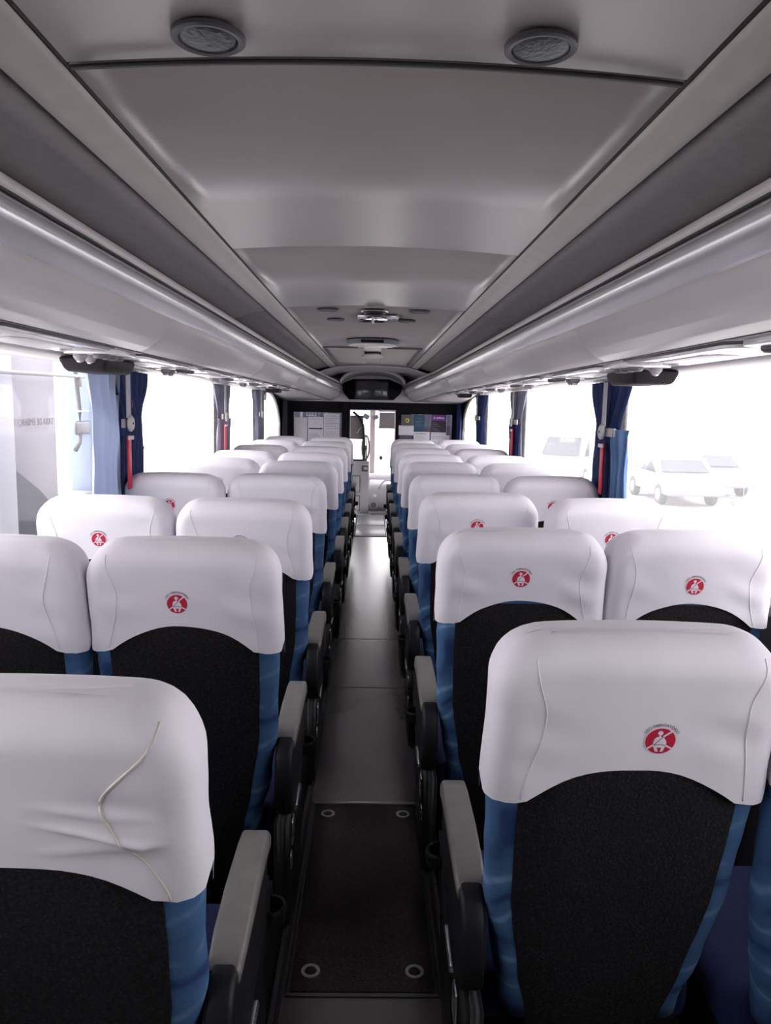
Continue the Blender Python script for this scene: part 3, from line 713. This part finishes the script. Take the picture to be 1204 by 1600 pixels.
def cover_mesh(seed, arch, amp, length=.252, folds=0):
    rnd = random.Random(seed); o3 = Vector((rnd.random() * 50, rnd.random() * 50, seed))
    def lev(tp): return ulevels(hem(tp, arch, seed, length), 44 if folds else 16)
    def disp(p, tp, u):
        k, a = tp
        msk = smooth((abs(p.x) - .062) / .05)
        if k in ('f',): msk = .3
        q = Vector((p.x * 3.0, p.y * 3, p.z * 9 + p.x * 2.5)) + o3
        d = noise.noise(q) * amp * 1.0 + noise.noise(q * 2.3) * amp * .5
        # creases running from the seam
        cr = math.exp(-((abs(p.x) - .15) / .05) ** 2) * sin(p.z * 70 + p.x * 25 + seed) * amp * .9 * math.exp(-((p.z - (SL - .13)) / .07) ** 2)
        d = (d + cr) * msk
        if folds and k == 'r':
            wx = smooth((p.x - .02) / .06) * smooth((.20 - p.x) / .05)
            for z0, sl, wd, hh in ((.150, -.22, .0055, .0045), (.118, -.15, .008, .003), (.175, .12, .007, .0028)):
                d += folds * hh * wx * math.exp(-((p.z - (SL - z0 + sl * (p.x - .1))) / wd) ** 2)
        nrm = Vector((0, -1, 0)) if k == 'r' else (Vector((1, 0, 0)) * (1 if p.x > 0 else -1) if k in 'RL' else (Vector((p.x, 0, 0)).normalized() * .6 + Vector((0, -.5 if k in ('c0', 'c3') else .5, 0))))
        loose = .004 * smooth(1 - (u - (SL - length)) / .09)
        return p + nrm * (d + loose)
    return shell('headrest_cover', lev, .008, .042, WHITE_CLOTH, disp, cap_bottom=False)
from mathutils.bvhtree import BVHTree
TREES = {}
SEAMC = {}
def seam_mesh(cover, sx, shape, m, r=.0013):
    """raised sewn seam lying on the rear face of a cover"""
    key = (cover.name, sx, shape)
    if key in SEAMC: return SEAMC[key]
    if cover.name not in TREES: TREES[cover.name] = BVHTree.FromPolygons([v.co for v in cover.vertices], [p.vertices for p in cover.polygons])
    T = TREES[cover.name]; P = []
    for i in range(29):
        t = i / 28; u = SL - .268 + .262 * t
        if shape == 0: x = .176 - .030 * smooth((t - .0) / .62) + .020 * smooth((t - .62) / .35)
        elif shape == 1: x = .178 - .020 * smooth(t / .75) + .018 * smooth((t - .7) / .3)
        else: x = .188 - .075 * smooth(t / .66) + .075 * smooth((t - .60) / .42)
        h = T.ray_cast(Vector((sx * x, -.4, u)), Vector((0, 1, 0)))
        if h[0] is not None and h[0].y < .04: P.append(h[0] + Vector((0, -.0004, 0)))
    SEAMC[key] = tube_me('seam', P, r, m, 6)
    return SEAMC[key]

def emblem_mesh():
    V = []; Fc = []; MI = []; R = .0232
    def poly(pts, d, mi):
        b = len(V); V.extend([(x * R, -d, z * R) for x, z in pts]); Fc.append(tuple(range(b, b + len(pts)))); MI.append(mi)
    def bar(a, b, w, d, mi):
        dx, dz = b[0] - a[0], b[1] - a[1]; L_ = sqrt(dx * dx + dz * dz); nx, nz = -dz / L_ * w / 2, dx / L_ * w / 2
        poly([(a[0] + nx, a[1] + nz), (a[0] - nx, a[1] - nz), (b[0] - nx, b[1] - nz), (b[0] + nx, b[1] + nz)], d, mi)
    C = lambda r, n=40, cx=0, cz=0: [(cx + r * cos(2 * pi * i / n), cz + r * sin(2 * pi * i / n)) for i in range(n)]
    poly(C(1.08), .0002, 1); poly(C(1.0), .0004, 0)
    bar((.16, .36), (.66, .76), .13, .0006, 1); bar((-.40, -.28), (-.82, -.60), .13, .0006, 1); bar((.36, -.32), (.84, -.58), .13, .0006, 1)
    poly(C(.175, 20, -.07, .64), .0008, 1)
    poly([(-.13, .5), (-.02, .5), (-.0, .34), (.20, .30), (.32, .12), (.41, -.05), (.40, -.36), (-.46, -.36), (-.46, -.05), (-.40, .2), (-.30, .30), (-.14, .36)], .0008, 1)
    poly([(-.46, -.36), (-.20, -.42), (-.06, -.82), (-.26, -.82)], .0008, 1); poly([(.40, -.36), (.14, -.42), (.06, -.82), (.24, -.82)], .0008, 1)
    poly([(-.46, -.34), (.40, -.34), (.34, -.50), (-.34, -.50)], .0008, 1)
    bar((.14, .34), (-.42, -.30), .06, .0010, 2); bar((-.42, -.30), (0, -.24), .055, .0010, 2); bar((0, -.24), (.38, -.31), .055, .0010, 2)
    tv, tf = text_mesh('USO OBRIGATÓRIO', .30, .004)
    b = len(V)
    for v in tv:
        a = pi / 2 - v.x / 1.36 * 1.08; r = 1.16 + v.y
        V.append((r * cos(a) * R, -.0006, r * sin(a) * R))
    for f in tf: Fc.append(tuple(b + i for i in f)); MI.append(2)
    d = me('emblem', V, Fc, [RED, EWHITE, EDARK])
    for p, i in zip(d.polygons, MI): p.material_index = i
    return d
EMB = emblem_mesh()

def shell_panel(name, u0, u1, inset, d0, d1, m):
    """rear carpeted panel, follows the backrest outline"""
    n = 14; V = []; Fc = []
    us = [u0 + (u1 - u0) * i / n for i in range(n + 1)]
    prof = [(-1, d1), (-1, d0 + .006), (-.97, d0), (-.5, d0 - .001), (0, d0 - .001), (.5, d0 - .001), (.97, d0), (1, d0 + .006), (1, d1)]
    for u in us:
        w = halfw(u) - inset
        for a, v in prof: V.append((a * w, v + .05 * smooth((-u - .0) / .25), u))
    k = len(prof)
    for i in range(n):
        for j in range(k - 1): Fc.append((i * k + j, i * k + j + 1, (i + 1) * k + j + 1, (i + 1) * k + j))
    Fc += [tuple(range(k))[::-1], tuple(range(n * k, n * k + k))]
    return me(name, V, Fc, m, True)
def backrest_mesh():
    def lev(tp): return ulevels(-.02, 20)
    def disp(p, tp, u):
        q = Vector((p.x * 5, p.y * 8, p.z * 16)); return p + Vector((math.copysign(1, p.x) if abs(p.x) > .1 else 0, 0, 0)) * noise.noise(q) * .004
    return shell('backrest', lev, 0, .038, DENIM, disp)
ARCH = .062
COVERS = [cover_mesh(11, ARCH, .003), cover_mesh(23, ARCH, .004), cover_mesh(37, ARCH * .95, .0035), cover_mesh(51, ARCH * 1.05, .0045)]
COV_L1 = cover_mesh(77, ARCH * .9, .0062, .272, 1.3); COV_R1 = cover_mesh(91, ARCH, .003, .268)
COV_S1 = cover_mesh(101, ARCH * 1.05, .0045, .236); COV_S2 = cover_mesh(113, ARCH * 1.05, .003, .24)
BACK = backrest_mesh(); SHELL = shell_panel('back_shell', -.29, SL - .17, .040, -.004, .02, CARPET)
bm = bmesh.new(); add_box(bm, -.205, .205, .05, .46, .315, .425, .035, 4)
for v in bm.verts:
    v.co.z += .012 * (1 - (v.co.x / .2) ** 2) * (1 if v.co.z > .4 else 0) + .02 * max(0, v.co.y) * 1.0
CUSH = bm_me('seat_cushion', bm, CUSHION, True)
bm = bmesh.new(); add_box(bm, -.19, .19, .07, .40, .16, .33, .02, 2)
BASE = bm_me('seat_base', bm, BLACKPL, True)
bm = bmesh.new(); add_box(bm, -.03, .03, -.012, .30, 0, .18, .012); add_box(bm, -.05, .05, -.03, .38, 0, .02, .006)
LEG = bm_me('seat_leg', bm, BLACKPL, True)
def arm_meshes(sx):
    """armrest on the aisle side; sx is the side (-1: at x=-.225)"""
    def ex(pts, w, m, r=.006):
        bm = bmesh.new(); xa, xb = sx * .228 - w / 2, sx * .228 + w / 2
        A = [bm.verts.new((xa, y, z)) for y, z in pts]; B = [bm.verts.new((xb, y, z)) for y, z in pts]; n = len(pts)
        bm.faces.new(A); bm.faces.new(B[::-1])
        for i in range(n): bm.faces.new((A[i], B[i], B[(i + 1) % n], A[(i + 1) % n]))
        es = [e for e in bm.edges if (e.verts[0] in A) == (e.verts[1] in A)]
        bmesh.ops.bevel(bm, geom=es, offset=r, segments=3, affect='EDGES', profile=.5)
        return bm_me('a', bm, m, True)
    pad = [(-.005, .612), (-.002, .636), (.02, .648), (.06, .656), (.15, .668), (.27, .676), (.32, .670), (.345, .650), (.35, .62), (.33, .622), (.29, .638), (.05, .628)]
    body = [(-.05, .585), (-.03, .625), (.0, .640), (.05, .636), (.28, .637), (.325, .617), (.325, .56), (.29, .50), (.2, .465), (.05, .44), (-.01, .44), (-.045, .47), (-.055, .53)]
    side = [(-.06, .44), (.30, .44), (.44, .47), (.50, .46), (.50, .40), (.40, .30), (.36, .14), (.28, .10), (.02, .10), (-.06, .16)]
    P = ex(pad, .052, PADGREY, .007); B = ex(body, .044, BLACKPL, .010)
    bm = bmesh.new(); w = .030; xa = sx * .205; xb = sx * .238
    A = [bm.verts.new((xa, y, z)) for y, z in side]; Bv = [bm.verts.new((xb, y, z)) for y, z in side]; n = len(side)
    bm.faces.new(A); bm.faces.new(Bv[::-1])
    for i in range(n): bm.faces.new((A[i], Bv[i], Bv[(i + 1) % n], A[(i + 1) % n]))
    bmesh.ops.bevel(bm, geom=[e for e in bm.edges if (e.verts[0] in A) == (e.verts[1] in A)], offset=.008, segments=2, affect='EDGES')
    SP = bm_me('side_panel', bm, BLACKPL, True)
    CH = lathe_me_open('cup_holder', [(.028, -.035), (.028, 0), (.033, .002), (.035, -.004), (.031, -.035)], BLACKPL, 24)
    bm = bmesh.new(); add_box(bm, *sorted((sx * .238, sx * .252)), .08, .20, .40, .418, .004); add_box(bm, *sorted((sx * .238, sx * .246)), .03, .075, .33, .395, .004)
    add_box(bm, *sorted((sx * .238, sx * .245)), .0, .03, .28, .32, .003)
    LV = bm_me('recline_lever', bm, CHROME, True)
    return P, B, SP, CH, LV
ARMS = {-1: arm_meshes(-1), 1: arm_meshes(1)}
for k in ARMS:
    for d in ARMS[k]:
        try: d.shade_smooth_by_angle(radians(45))
        except Exception: pass
for d in (CUSH, BASE, LEG, SHELL):
    try: d.shade_smooth_by_angle(radians(45))
    except Exception: pass

def make_seat(arm_side, cover, tilt, emblem, seams, label, x, ytop, ex=0, ez=.13, hz=.405):
    yh = ytop - .03 + SL * sin(radians(tilt))
    t = empty('coach_seat', (x, yh, .08)); tag(t, label, 'seat', 'coach seats with white headrest covers')
    R_ = (radians(tilt), 0, 0); Lc = (0, 0, hz)
    ob('seat_cushion', CUSH, t); ob('seat_base', BASE, t); ob('seat_leg', LEG, t)
    ob('backrest', BACK, t, Lc, R_)
    ob('back_shell', SHELL, t, Lc, R_)
    c = ob('headrest_cover', cover, t, Lc, R_)
    for sx, sh in seams: ob('seam', seam_mesh(cover, sx, sh, SEAM if sh == 2 else PIPING, .0018 if sh == 2 else .0012), c)
    if emblem:
        hit = TREES[cover.name].ray_cast(Vector((ex, -.4, SL - ez)), Vector((0, 1, 0)))[0]
        e = ob('seat_belt_emblem', EMB, c, (ex, hit.y - .0006, SL - ez)); e['label'] = 'red round seat belt emblem reading USO OBRIGATÓRIO'
    if arm_side:
        P, B, SP, CH, LV = ARMS[arm_side]
        a = ob('armrest', B, t); ob('armrest_pad', P, a)['label'] = 'grey armrest pad'
        s_ = ob('side_panel', SP, t); ob('cup_holder', CH, s_, (arm_side * .240, .43, .440)); ob('recline_lever', LV, s_)['label'] = 'metal recline lever'
    return t
RT = [1.115, 1.978, 2.836, 3.643, 4.454, 5.173, 5.958, 6.74, 7.56]
LT = [.884, 1.745, 2.52, 3.475, 4.30, 5.12, 5.93, 6.80, 7.75]
RTW = [1.10, 1.985, 2.70, 3.60, 4.43, 5.17, 5.97, 6.75, 7.58]
LTW = [.93, 1.73, 2.53, 3.42, 4.45, 5.2, 6.0, 6.85, 7.75]
def words(row, side, pos):
    row_w = 'front row by the partition' if row == 8 else ('row nearest the camera' if row == 0 else ORD[row] + ' row from the camera')
    return 'white-covered blue coach seat, %s of the aisle, %s, %s' % (side, 'aisle seat' if pos == 'a' else 'window seat', row_w)
LTX = [-.020, -.018, -.008, -.016, 0, 0, 0, 0, 0]
for i in range(9):
    a = 10
    make_seat(-1, COV_R1 if i == 0 else (COV_S1 if i == 1 else COVERS[i % 4]), 13 if i == 0 else a + (1 if i % 3 == 1 else 0), True, [(-1, i % 2), (1, (i + 1) % 2)], words(i, 'right', 'a'), .405 + (.012 if i == 0 else 0), RT[i], ex=.031 if i == 0 else -.010, ez=.140 if i == 0 else .095, hz=.395 if i == 0 else .405)
    make_seat(0, COV_S2 if i == 1 else COVERS[(i + 1) % 4], a, True, [(-1, i % 2), (1, (i + 1) % 2)], words(i, 'right', 'w'), .870 if i == 0 else .857, RTW[i], ex=.0, ez=.112)
    o = make_seat(1, COV_L1 if i == 0 else COVERS[(i + 2) % 4], 15 if i == 0 else a, i != 0, [(1, 2 if i == 0 else i % 2), (-1, 0)], words(i, 'left', 'a'), -.415 + LTX[i], LT[i], ex=-.008, ez=.118, hz=.38 if i == 0 else .405)
    make_seat(0, COVERS[(i + 3) % 4], a, True, [(-1, i % 2), (1, (i + 1) % 2)], words(i, 'left', 'w'), -.885 if i < 4 else -.872, LTW[i], ex=-.01, ez=.112)

# ================================================================== OUTSIDE
GZ = -1.25
gr = struct(box('ground_outside', -60, 60, -30, 120, GZ - .1, GZ, mat('pale_concrete', (.42, .41, .40), .9, var=.1, vscale=.5, bump=.1)))
# left: terminal booth with a glazed lilac panel, posts, rail and a neighbouring vehicle's arm
LIL = mat('booth_lilac', (.21, .20, .245), .5, var=.03)
t = empty('terminal_booth', (-3.1, 7.0, GZ)); tag(t, 'pale lilac terminal panel with mirrored lettering outside the nearest left window', 'booth')
box('booth_panel', -.05, .05, -.53, .50, 0, 4.2, LIL, t, r=.01)
GRD = mat('booth_grey', (.03, .035, .05), .95, spec=.05)
prism('grey_livery', [(-.53, 0), (-.53, 2.26), (.06, 1.98), (.50, 1.70), (.50, 0)], 'x', .05, .058, mat('livery_mid', (.08, .08, .10), .95, spec=.05), t)
prism('dark_livery', [(-.53, 0), (-.53, 1.78), (.50, 1.62), (.50, 0)], 'x', .058, .064, GRD, t)
INKL = mat('pale_ink', (.10, .07, .08), .7)
text_obj('lettering', 'TAXA DE EMBARQUE', .088, INKL, t, (.0515, .02, 1.32 - GZ), (pi / 2, 0, pi / 2), mirror=True)
t = empty('terminal_post', (-3.05, 6.2, GZ)); tag(t, 'white pier with grey base at the left edge of the nearest left window', 'post')
box('pier', -.1, .1, -.12, .22, 0, 4.2, mat('pier_white', (.30, .30, .36), .6), t, r=.01); box('pier_base', -.11, .11, -.25, .10, 0, 1.45, mat('pier_grey', (.22, .23, .28), .6), t, r=.01)
t = empty('guard_pipe', (-2.86, 7.0, 1.77)); tag(t, 'pale horizontal pipe running across the view in the nearest left window', 'pipe')
ob('pipe', tube_me('gp', [(0, -1.4, -.02), (0, 0, 0.0), (0, 1.85, .03)], .018, mat('pipe_pale', (.22, .22, .25), .5), 10), t)
box('pipe_clamp', -.03, .02, .60, .64, -.09, .0, CABD, t, r=.005)
t = empty('mirror_arm', (-3.0, 7.9, 1.0)); tag(t, 'grey hooked mirror arm of a neighbouring coach outside the left window', 'mirror arm')
ob('arm_tube', tube_me('at', [(0, -.04, 1.1), (0, .01, .8), (0, .08, .45), (0, .09, .25), (0, .05, .12), (0, -.06, .05)], .022, mat('arm_grey', (.08, .08, .09), .5), 10), t)
box('arm_plate', -.02, .02, -.05, .32, .20, .34, mat('arm_plate_grey', (.16, .16, .19), .6), t, r=.03)
box('arm_bracket', -.02, .02, -.1, .3, .43, .45, CABG, t, r=.005)
t = empty('blue_column', (-3.1, 8.5, GZ)); tag(t, 'pale blue column outside, just left of the nearest left curtain', 'column')
box('column_shaft', -.12, .12, -.27, .30, 0, 4.2, mat('column_blue', (.22, .27, .37), .6), t, r=.03); box('column_foot', -.14, .14, -.95, -.27, 0, 1.85, mat('foot_grey', (.14, .14, .15), .6), t, r=.02)

# right: parked vehicles, overexposed
def car(x, y, rz, body, label, van=False):
    t = empty('parked_' + ('van' if van else 'car'), (x, y, GZ), rz); tag(t, label, 'van' if van else 'car', 'vehicles parked outside the right windows')
    h = 1.95 if van else 1.45; Lh = 2.1; w = .85
    prof = [(-Lh, .35), (-Lh, .75), (-Lh + .1, .85), (-1.15, .95), (-.55, h - .08), (-.3, h), (1.2, h), (1.75, h - .15), (Lh, .95), (Lh, .35)] if not van else \
           [(-Lh, .35), (-Lh, .9), (-1.75, 1.08), (-1.15, h - .1), (-.95, h), (1.9, h), (Lh, h - .2), (Lh, .35)]
    o = prism('car_body', prof, 'y', -w, w, body, t, r=.06, seg=3)
    gl = mat('car_glass', (.02, .025, .035), .1)
    if van: side = [(-1.55, 1.08), (-1.05, h - .2), (.0, h - .2), (.0, 1.08)]; wsg = [(-1.78, 1.12), (-1.22, h - .16)]
    else: side = [(-1.0, .95), (-.5, h - .12), (1.15, h - .12), (1.55, .95)]; wsg = [(-1.12, .99), (-.62, h - .12)]
    prism('side_window', side, 'y', -w - .006, -w + .01, gl, t); prism('side_window', side, 'y', w - .01, w + .006, gl, t)
    (a, za), (b, zb) = wsg; V = [(a - .03, -w + .12, za), (a - .03, w - .12, za), (b - .03, w - .2, zb), (b - .03, -w + .2, zb)]
    o = ob('windscreen', me('wsc', V, [(0, 1, 2, 3)], gl), t); md = o.modifiers.new('s', 'SOLIDIFY'); md.thickness = .02
    for sx in (-1.3, 1.3):
        for sy in (-1, 1):
            wl = ob('wheel', lathe_me('wheel', [(.32, -.1), (.33, -.06), (.33, .06), (.32, .1), (.2, .1), (.18, .08)], mat('tyre', (.03, .03, .03), .8), 24), t, (sx, sy * (w - .08), .33), (-sy * pi / 2, 0, 0))
            ob('hub_cap', lathe_me('hub', [(.19, 0), (.17, .03), (.05, .04)], ALU, 16), wl, (0, 0, .08))
    for sy in (-1, 1): box('headlamp', -Lh - .012, -Lh + .03, sy * .62 - .14, sy * .62 + .14, .62, .76, LIP, t, r=.01)
    box('bumper', -Lh - .05, -Lh + .1, -w, w, .36, .55, CABD, t, r=.04)
    return t
car(8.0, 30.5, radians(60), mat('car_white', (.55, .55, .60), .4), 'pale van parked furthest ahead, seen left of the nearest right curtain', True)
car(12.5, 40.0, radians(75), mat('car_red', (.42, .16, .18), .4), 'faint reddish car parked further ahead beyond the pale van')
car(9.7, 24.6, radians(88), mat('car_silver', (.30, .28, .32), .4), 'faint silver car parked outside, right of the nearest right curtain')
car(11.9, 27.4, radians(92), mat('car_blue', (.24, .24, .50), .4), 'faint lavender car parked nearest outside the big right window')
t = empty('barrier_stand', (10.9, 20.6, GZ)); tag(t, 'low grey barrier stand with two thin poles outside the right window', 'barrier')
BR = mat('barrier_grey', (.20, .22, .24), .6)
ob('barrier_rail', tube_me('br', [(0, 2.4, .32), (0, 0, .28), (0, -2.2, .26)], .035, BR, 8), t)
for y in (2.4, 1.0, -.4, -2.0):
    ob('barrier_foot', tube_me('bf', [(0, y, .30), (.12, y, .02)], .04, BR, 8), t)
for y in (1.6, .1): ob('barrier_pole', tube_me('bpole', [(0, y, .25), (0, y, 1.7)], .010, BR, 6), t)
